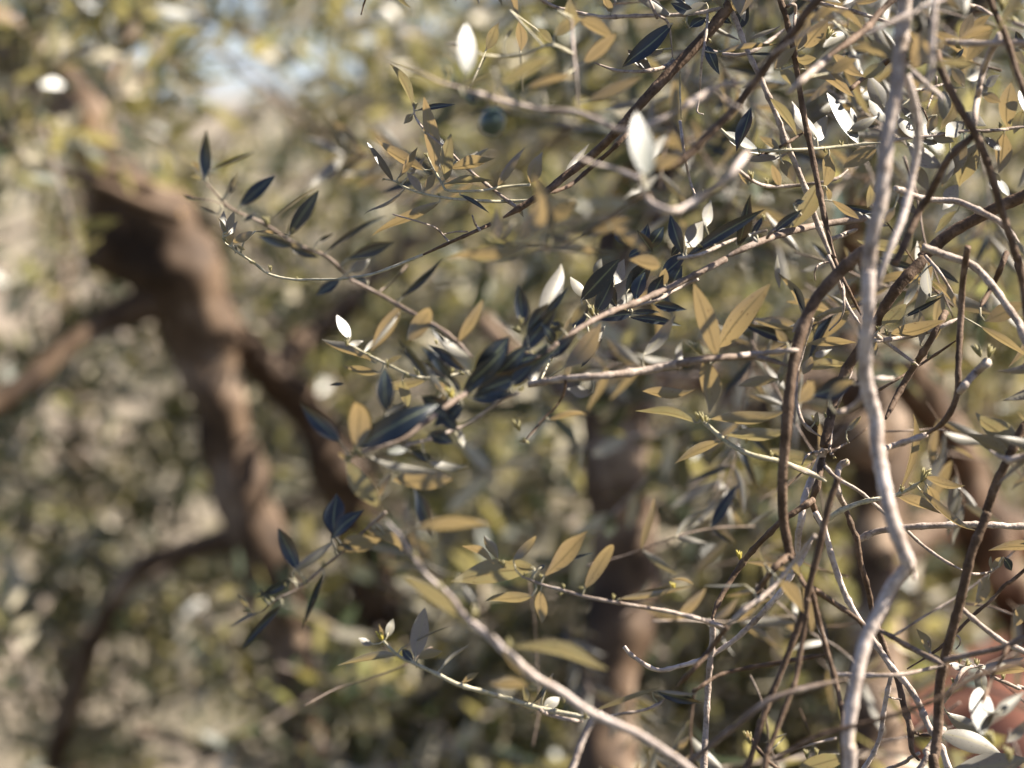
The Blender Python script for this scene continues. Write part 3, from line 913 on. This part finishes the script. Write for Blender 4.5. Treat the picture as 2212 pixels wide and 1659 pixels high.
branch('grey twig parallel to the dark slanting one, fading beige at its lower end', '''
blur -9
d A3 46 54 -2 -8 : 1400,-30 1200,180 1000,330 930,380
s A3 60 54 -10 -12 : 960,370 860,450 680,610
s A3 30 24 0 0 : 900,20 950,35 1100,70 1250,115 1420,165
d A3 34 30 1 1 : 1400,350 1340,390 1170,510 1080,590
s A3 30 26 2 2 : 190,330 330,355 430,345 520,300 620,230 700,170
l A3 : 1180,190,935,55,64,o 1170,500,1330,400,90,v 1080,200,1190,290,110,v,4 1120,20,1330,-30,50,v 960,470,1130,380,90,v,3
''')
branch('leafy shoot behind the tall pale stem, its oval undersides lit silver and white', '''
blur 2
r 1750 -60 2212 480 13 2 18 0.8
s A3 22 22 : 1270,920 1390,900 1500,885 1650,870 1850,840 2000,840 2212,815 2400,800
s A3 22 16 : 1500,580 1600,570 1690,540
d A3 18 14 : 1480,640 1560,700 1600,800
s A3 20 14 : 1650,490 1640,560 1590,700
s A3 26 24 : 1940,845 2000,840 2120,830
l A3 : 1310,690,1220,485,120,g 1320,790,1215,640,110,s 1130,790,1100,690,60,w 1420,690,1500,765,66,w 1520,890,1385,760,80,s 1500,885,1365,830,64,g 1530,885,1660,922,95,w 1610,850,1765,915,125,g 1840,780,1700,880,110,s 1455,912,1700,1080,115,s 1265,950,1055,1075,135,v 1740,1000,1690,1200,130,g 1830,900,1650,1190,140,v 1922,920,1805,1195,125,o 2085,850,2070,1105,115,o 2130,530,2120,830,125,o 1940,600,2060,660,95,v 1700,580,1690,770,95,g 1680,1195,1790,1000,90,g 1790,1190,1690,1345,95,s 1385,1265,1530,1375,72,w 1950,880,2050,965,90,w 1880,80,1815,285,85,v 1995,95,1870,215,64,v 2010,200,1845,395,100,v 1825,310,1755,392,36,k 1940,480,1960,640,90,g 2040,1150,2115,1265,56,w 2185,580,2205,720,50,w 1830,560,1740,420,80,v 1780,640,1670,830,90,v 1960,560,2060,480,80,g 2120,300,2212,420,90,v 2160,200,2212,330,60,k 1600,1230,1480,1050,90,v 1650,740,1600,860,100,v 2100,0,2212,60,110,v 1840,720,1960,820,80,g 2212,700,2150,860,90,v 2060,1190,1990,1100,60,v
b A3 : 1780,280,90,95 1800,300,60,130 2060,810,60,70
''')
branch('slim pale twigs and oval leaves behind the right hand stems at mid height', '''
blur 2
r 1500 560 2150 1100 18 3 22 0.55
r 1480 1150 2200 1600 18 2 20 0.25
s A3 44 44 -3 -3 : 1380,1210 1560,1275 1700,1290 1800,1300 1950,1370 2080,1445 2180,1560
s B3 54 60 -4 -5 : 1560,-60 1720,0 1880,60 2000,180 2100,320 2190,450 2230,560
s A3 36 28 : 970,1540 1050,1510 1140,1475
d B3 50 44 -4 -3 : 1850,-60 1820,150 1805,400 1790,700 1780,900 1700,1060 1580,1150
s B3 40 46 -3 -4 : 1580,1150 1450,1195 1290,1245
s B3 54 62 -4 -4 : 1800,870 1880,770 1975,685
d B3 44 40 0 0 : 1710,360 1600,560 1450,800 1320,1050
d B3 20 18 1 1 : 1250,880 1450,760 1620,650 1780,540
s B3 32 26 0 0 : 1245,545 1400,530 1620,480 1790,400
s B3 26 22 0 0 : 1255,505 1400,610 1530,705
s B3 24 18 0 0 : 1580,0 1680,120 1760,260 1830,400
d B3 44 36 3 3 : 2100,-20 2030,150 1930,330
d B3 52 44 2 2 : 2160,-40 2180,60 2230,190
l B3 : 800,412,615,112,76,o 812,372,725,178,38,k 875,392,1135,353,38,o 815,565,1115,558,66,o 795,725,1065,705,66,o 1355,502,1680,412,84,o 1810,362,1620,150,54,o 1610,265,1590,45,85,s 1440,395,1690,258,34,k 1545,570,1550,345,64,v 640,210,625,-10,54,g 865,645,985,598,44,s 1925,450,2240,660,56,o 1300,450,1440,300,90,v 1480,520,1290,500,40,v 1530,140,1430,330,60,g 1960,420,2212,300,130,v 720,490,800,380,80,v 790,760,850,640,90,v 820,790,850,900,90,o 1240,530,1260,640,40,o
l A3 : 1380,1330,1320,1440,60,v 1790,1350,1650,1500,60,v 2150,1560,2212,1646,60,v
b B3 : 1600,650,70,60 1330,490,60,90 1500,690,60,30 1920,610,130,110 2000,620,120,70 1280,470,60,100
''')
branch('dusky blue leaf on a looping pale twig, blurred in front of the tall stem', '''
blur -11
s B3 70 50 : 1190,840 1160,930 1080,990 1000,1010
s B3 40 34 -9 -9 : 1370,790 1250,790 1120,830
l B3 : 1120,800,850,900,150,k 960,900,1120,800,80,v 760,950,850,800,90,o
b B3 : 1070,800,100,30
''')


# ------------------------------------------------------------------ ground, hill
def terrain():
    def patch(name, xs, ys, cols, label, scale):
        verts, faces = [], []
        for y in ys:
            for x in xs:
                z = 0.05 * math.sin(x * 1.3 + y * 0.7) + 0.04 * math.sin(x * 2.9 - y * 1.7)
                z += 0.0 if y < 11 else 0.10 * (y - 11) if y < 40 else 2.9 + 0.046 * (y - 40)
                z += 0.0 if y < 60 else 2.5 * math.sin(x * 0.02 + 1) * min(1, (y - 60) / 100)
                verts.append((x, y, z))
        w = len(xs)
        for q in range(len(ys) - 1):
            for i in range(w - 1):
                faces.append((q * w + i, q * w + i + 1, (q + 1) * w + i + 1, (q + 1) * w + i))
        m, nt, out = mat(name + '_soil')
        tc = N(nt, 'ShaderNodeTexCoord')
        n1 = N(nt, 'ShaderNodeTexNoise'); n1.inputs['Scale'].default_value = scale; n1.inputs['Detail'].default_value = 8
        nt.links.new(tc.outputs['Object'], n1.inputs['Vector'])
        c = ramp(nt, n1.outputs[0], cols)
        p = N(nt, 'ShaderNodeBsdfPrincipled'); p.inputs['Roughness'].default_value = 0.95
        nt.links.new(c, p.inputs['Base Color']); nt.links.new(p.outputs[0], out.inputs[0])
        o = link_mesh(name, verts, faces, m)
        o['kind'] = 'structure'
        o['label'] = label
    side = np.concatenate([np.linspace(-400, -40, 19), np.linspace(-36, 36, 73), np.linspace(40, 400, 19)])
    patch('ground', side, np.concatenate([np.linspace(-300, -35, 12), np.linspace(-30, 11, 61)]), [(0.35, (0.03, 0.034, 0.017)), (0.5, (0.055, 0.052, 0.028)), (0.68, (0.09, 0.075, 0.05))], 'dark grassy ground of the olive grove', 2.0)
    patch('hill', side, np.concatenate([np.linspace(11, 60, 50), np.linspace(65, 900, 60)]), [(0.35, (0.08, 0.07, 0.04)), (0.5, (0.14, 0.115, 0.075)), (0.68, (0.21, 0.165, 0.12))], 'dry tan slope rising behind the olive trees', 0.9)
terrain()

# ------------------------------------------------------------------ olive trees behind
TW, LT = [], None
def crown(name, parent, origin, boxes, seed, lw=(0.05, 0.072), n_obj=300, cull=None):
    """twigs with opposite leaves through the given camera-side boxes (V range, distance range, number of twigs)"""
    r = np.random.default_rng(seed)
    verts, faces, fm = [], [], []
    LV, LF = [], []
    nv = 0
    leaf_mats = []
    for (x0, x1, y0, y1, d0, d1, nt) in boxes:
        cnt = 0
        guard = 0
        while cnt < nt and guard < nt * 6:
            guard += 1
            vx, vy, d = r.uniform(x0, x1), r.uniform(y0, y1), r.uniform(d0, d1)
            P = np.array(at(vx, vy, d))
            if P[2] < 0.35:
                cnt += 1
                continue
            if clump(P, seed) < r.uniform(-0.55, 0.35):
                continue
            cnt += 1
            th = r.uniform(0, 2 * math.pi)
            dirn = np.array([math.cos(th), math.sin(th), r.uniform(-0.9, 0.7)])
            dirn /= np.linalg.norm(dirn)
            ln = r.uniform(0.18, 0.36)
            nl = int(r.integers(6, 10))
            pts = [P + dirn * (ln * q) + np.array([0, 0, -0.10 * q * q * ln]) for q in np.linspace(0, 1, 5)]
            v, f = tube([Vector(p) for p in pts], [0.0035, 0.003, 0.0026, 0.002, 0.001], 4)
            faces += [tuple(i + nv for i in ff) for ff in f]
            verts += [tuple(q) for q in v]
            nv += len(v)
            fm += [1] * len(f)
            side0 = np.cross(dirn, [0, 0, 1.0]); side0 /= np.linalg.norm(side0) + 1e-6
            upv = np.cross(side0, dirn)
            for q in range(nl):
                t = (q + 0.6) / nl
                base = P + dirn * (ln * t) + np.array([0, 0, -0.10 * t * t * ln])
                ang = (q % 2) * math.pi / 2 + r.uniform(-0.4, 0.4)
                for s in (-1, 1):
                    sd = s * (side0 * math.cos(ang) + upv * math.sin(ang))
                    a = dirn * r.uniform(0.4, 1.0) + sd * r.uniform(0.6, 1.1) + np.array([0, 0, r.uniform(-0.35, 0.45)])
                    a /= np.linalg.norm(a)
                    nrm = np.array([0.25, -0.05, 0.5]) + r.normal(0, 0.8, 3)
                    nrm -= a * nrm.dot(a)
                    nrm /= np.linalg.norm(nrm) + 1e-6
                    L = r.uniform(*lw) * 1.1
                    leaf_mats.append((base, a, nrm, L, L * r.uniform(0.24, 0.32)))
    for (x0, x1, y0, y1, d0, d1, nt) in boxes:
        for _ in range(nt // 20 if d0 > 5.5 else 0):
            P = np.array(at(r.uniform(x0, x1), r.uniform(y0, y1), r.uniform(d0, d1)))
            th = r.uniform(0, 2 * math.pi)
            dirn = np.array([math.cos(th), 0.4 * math.sin(th), r.uniform(-0.7, 0.9)])
            ln = r.uniform(0.4, 0.9)
            sag = r.uniform(-0.25, 0.25)
            pts = [Vector(P + dirn * (ln * q) + np.array([0, 0, sag * q * q * ln])) for q in np.linspace(0, 1, 7)]
            if min(p.z for p in pts) < 0.1:
                continue
            rr = r.uniform(0.006, 0.013)
            v, f = tube(pts, [rr * (1 - 0.5 * q) for q in np.linspace(0, 1, 7)], 6)
            faces += [tuple(i + nv for i in ff) for ff in f]
            verts += [tuple(q) for q in v]
            nv += len(v)
            fm += [2] * len(f)
    # the leaves seen largest become objects, the rest one mass
    C = np.array([m[0] for m in leaf_mats]) - np.array(O)
    dz = C @ np.array(F); vx = C @ np.array(R_) / dz / PXM; vy = C @ np.array(U) / dz / PXM
    infr = (np.abs(vx) < 1106) & (np.abs(vy) < 829) & (dz > 0)
    order = np.argsort(np.where(infr, dz, 1e9))
    pick = set(order[:min(n_obj, int(infr.sum()))].tolist())
    for i, (b, a, n, L, W) in enumerate(leaf_mats):
        s = np.cross(n, a)
        if i in pick:
            o = bpy.data.objects.new('leaf', BGLEAF)
            COL.objects.link(o)
            o.parent = parent
            Mx = Matrix((Vector(a), Vector(s), Vector(n))).transposed().to_4x4() @ Matrix.Diagonal((L, W, L, 1))
            Mx.translation = Vector(b) - origin
            o.matrix_local = Mx
            continue
        k = nv
        q = [b, b + a * L * .3 - s * W * .45 + n * L * .02, b + a * L * .3 + s * W * .45 + n * L * .02,
             b + a * L * .7 - s * W * .40 + n * L * .015, b + a * L * .7 + s * W * .40 + n * L * .015, b + a * L]
        verts += [tuple(z) for z in q]
        faces += [(k, k + 1, k + 2), (k + 1, k + 3, k + 4, k + 2), (k + 3, k + 5, k + 4)]
        fm += [0, 0, 0]
        nv += 6
    vs = [(v[0] - origin.x, v[1] - origin.y, v[2] - origin.z) for v in verts]
    o = link_mesh('crown', vs, faces, [M_LEAF_BG, M_TWIG, M_MID], parent, smooth=False)
    o.data.polygons.foreach_set('material_index', fm)
    o['kind'] = 'stuff'
    return o
def clump(P, seed):
    from mathutils import noise
    return noise.noise(Vector((P[0] * 1.6 + seed, P[1] * 0.9, P[2] * 1.6))) * 1.4
def bgleaf():
    me = bpy.data.meshes.new('leaf_far')
    v = [(0, 0, 0), (.3, -.45, .02), (.3, .45, .02), (.7, -.40, .015), (.7, .40, .015), (1, 0, 0)]
    me.from_pydata(v, [], [(0, 1, 2), (1, 3, 4, 2), (3, 5, 4)])
    me.materials.append(M_LEAF_BG)
    return me
BGLEAF = bgleaf()
def limb(name, parent, origin, pts, d0, d1, ground=False, seed=0, sides=22):
    """pts: (vx, vy, width) read off the picture, at distance d0..d1"""
    P = [np.array((x, y, w)) for x, y, w in pts]
    S = spline(P, max(10, int(sum(np.linalg.norm(P[i + 1][:2] - P[i][:2]) for i in range(len(P) - 1)) / 9)))
    n = len(S)
    path, rad = [], []
    for i, (x, y, w) in enumerate(S):
        d = d0 + (d1 - d0) * i / (n - 1)
        path.append(at(x, y, d)); rad.append(0.5 * max(w, 6) * PXM * d)
    if ground:
        e, q = path[-1], path[-2]
        k = 12
        for j in range(1, k + 1):
            t = j / k
            g = Vector((e.x + (e.x - q.x) * 2 * t, e.y + 0.1 * t, e.z + (-0.12 - e.z) * t))
            path.append(g); rad.append(rad[n - 1] * (1 + 0.7 * t * t))
    from mathutils import noise
    v, f = tube(path, rad, sides, 0.02, seed, lump=0.06)
    ns = len(rad)
    for i, p in enumerate(v):
        c = path[min(i // sides, ns - 1)]
        q = p - c
        k = 1 + 0.42 * noise.noise(p * 6.5) + 0.24 * noise.noise(p * 17) + 0.14 * noise.noise(Vector((p.x * 45, p.y * 45, p.z * 14)))
        v[i] = c + q * k - origin
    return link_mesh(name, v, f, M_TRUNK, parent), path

def tree(label, base, limbs, boxes, seed, **kw):
    root = empty('olive_tree', base, label, 'olive tree', 'olive trees standing in the grove')
    for i, (nm, pts, d0, d1, g) in enumerate(limbs):
        limb(nm, root, base, pts, d0, d1, g, seed * 10 + i)
    if boxes:
        crown('crown', root, base, boxes, seed, **kw)
    return root

D1 = 5.6
tree('leaning olive tree on the left, its thick brown forked trunk lit along the right side', Vector(at(690, 2400, D1)) * 1 - Vector((0, 0, at(690, 2400, D1).z)), [
    ('trunk', [(230, 380, 120), (290, 470, 190), (370, 560, 190), (420, 680, 150), (455, 800, 125), (490, 950, 125), (530, 1080, 135), (575, 1220, 125), (615, 1340, 110), (645, 1480, 85), (670, 1600, 80), (690, 1750, 100)], D1, D1, True),
    ('limb', [(-120, -20, 80), (0, 75, 100), (80, 160, 95), (160, 230, 90), (205, 320, 110), (250, 410, 130), (300, 490, 150)], D1 + .3, D1, False),
    ('limb', [(-150, 930, 64), (0, 865, 56), (90, 800, 50), (150, 745, 46), (230, 692, 48), (310, 660, 70), (400, 640, 90)], D1 - .2, D1, False),
    ('limb', [(110, 1660, 50), (180, 1440, 52), (220, 1360, 46), (265, 1270, 46), (320, 1215, 46), (400, 1190, 48), (500, 1160, 55)], D1 + .3, D1, False),
    ('limb', [(470, 690, 70), (530, 745, 78), (600, 825, 88), (670, 910, 98), (720, 1000, 105), (760, 1110, 105), (800, 1260, 100), (860, 1500, 110), (900, 1800, 130)], D1 + .1, D1 + .35, True),
    ('limb', [(600, 790, 60), (660, 735, 62), (730, 680, 60), (800, 610, 52), (880, 520, 46)], D1 + .2, D1 + .6, False),
    ('limb', [(-100, 230, 16), (0, 300, 20), (90, 352, 22), (180, 385, 24), (280, 430, 26), (390, 472, 28)], D1 - .5, D1 - .35, False),
    ('limb', [(330, -60, 30), (305, 30, 36), (270, 90, 34), (240, 180, 28), (225, 300, 26)], D1 + .4, D1 + .3, False),
], [(-900, 1400, 230, 1750, 6.0, 7.2, 470), (-900, 230, -200, 230, 6.0, 7.2, 110), (620, 1400, -200, 230, 6.0, 7.2, 90), (230, 620, -200, 230, 6.0, 7.2, 26), (-500, 1100, 1250, 2000, 5.85, 6.7, 170), (-500, 1100, 1300, 2000, 5.1, 5.5, 30), (-700, 330, -400, 330, 5.1, 5.5, 75)], 1)
D2 = 4.75
tree('upright olive tree behind the centre, dark trunk dappled with pinkish sun', Vector((at(1310, 1700, D2).x, at(1310, 1700, D2).y, 0)), [
    ('trunk', [(1420, 250, 110), (1390, 400, 125), (1350, 560, 140), (1345, 700, 150), (1340, 850, 155), (1335, 1000, 155), (1345, 1150, 150), (1335, 1300, 135), (1310, 1480, 130), (1305, 1600, 135), (1305, 1700, 140)], D2 + .2, D2, True),
    ('limb', [(1360, 830, 70), (1450, 815, 64), (1560, 815, 60), (1680, 830, 56), (1800, 815, 50)], D2 + .1, D2 + .5, False),
    ('limb', [(1330, 900, 60), (1230, 850, 52), (1130, 790, 46), (1040, 690, 40)], D2 + .1, D2 + .8, False),
], [(800, 2400, -150, 1750, 5.6, 6.8, 330), (1430, 2000, -150, 900, 4.35, 4.7, 45), (1750, 3300, -1300, -120, 4.35, 5.15, 330), (800, 2000, 1250, 1900, 5.1, 6.0, 110)], 2)  # upper right crown box is out of view, added to shade the trunks
D3 = 5.0
tree('dark olive tree at the right, its crossing limbs spotted with yellow lichen', Vector((at(1900, 1700, D3).x, at(1900, 1700, D3).y, 0)), [
    ('trunk', [(1830, 700, 100), (1880, 840, 120), (1905, 950, 130), (1900, 1100, 110), (1890, 1300, 105), (1890, 1500, 120), (1900, 1700, 130)], D3 + .3, D3, True),
    ('limb', [(1940, 780, 80), (2000, 860, 100), (2060, 970, 105), (2105, 1090, 100), (2150, 1220, 105), (2240, 1400, 110)], D3 - .1, D3 + .3, False),
    ('limb', [(1880, 960, 120), (1780, 940, 90), (1650, 880, 60), (1560, 860, 48)], D3, D3 + .4, False),
    ('limb', [(2260, -80, 50), (2100, 20, 60), (2010, 70, 62), (1930, 140, 58), (1860, 330, 60), (1830, 700, 80)], D3 - .6, D3 + .3, False),
    ('limb', [(1900, 1250, 70), (2000, 1150, 80), (2120, 1130, 90), (2300, 1180, 90)], D3 + .2, D3 + .6, False),
], [(1500, 2700, -150, 1750, 5.9, 7.0, 320), (1400, 1880, 1000, 1900, 5.2, 6.2, 75), (1900, 2600, 1590, 1900, 4.1, 4.3, 22)], 3)
far = [('far olive tree with a thin pale trunk beyond the left trunk, silvery in the sun', 150, 9.5, (-1100, 1100, 215, 1500), 210, 4),
       ('far olive tree seen between the left and centre trunks, sunlit tan', 1050, 10.5, (600, 2000, 60, 1500), 240, 5),
       ('far olive tree in the gap right of the centre trunk, greener than the others', 1650, 9.0, (900, 2700, 0, 1500), 210, 6),
       ('farthest olive tree closing the view at the right edge', 2350, 11.5, (1500, 3500, 0, 1500), 210, 7)]
for lab, vx, d, (a, b, c, e), n, sd in far:
    p = at(vx, 900, d)
    base = Vector((p.x, p.y, 0.0))
    tree(lab, base, [('trunk', [(vx + 30, 300, 26), (vx - 20, 600, 40), (vx + 10, 900, 52), (vx, 1250, 60)], d + .3, d, True),
                     ('limb', [(vx - 400, 260, 16), (vx - 260, 480, 26), (vx - 120, 640, 30), (vx, 780, 36)], d, d, False),
                     ('limb', [(vx + 420, 200, 16), (vx + 260, 420, 26), (vx + 120, 580, 30), (vx, 720, 36)], d, d + .4, False)],
         [(a, b, c, e, d - 1.0, d + 1.2, n)], sd, lw=(0.065, 0.095), n_obj=120)

# red earth showing at the bottom right
def bank():
    from mathutils import noise
    c = at(2200, 1640, 5.4)
    top = at(2190, 1390, 5.4).z
    bm = bmesh.new()
    bmesh.ops.create_icosphere(bm, subdivisions=5, radius=1)
    for v in bm.verts:
        k = 1 + 0.10 * noise.noise(v.co * 1.7) + 0.05 * noise.noise(v.co * 6) + 0.02 * noise.noise(v.co * 15)
        zz = v.co.z
        v.co = Vector((v.co.x * 0.66 * k, v.co.y * 1.1 * k, zz * top * k if zz > 0 else zz * 0.1))
        v.co.x *= 1 + 0.5 * (1 - max(0, zz))
    me = bpy.data.meshes.new('earth_bank')
    bm.to_mesh(me); bm.free()
    me.shade_smooth()
    me.materials.append(plain('red_earth', (0.50, 0.21, 0.13), 0.9, scale=9, dark=0.35))
    o = bpy.data.objects.new('earth_bank', me)
    COL.objects.link(o)
    o.location = (c.x + 0.1, c.y, 0)
    o['label'] = 'reddish clay bank blurred behind the twigs in the bottom right corner'
    o['category'] = 'earth bank'
bank()
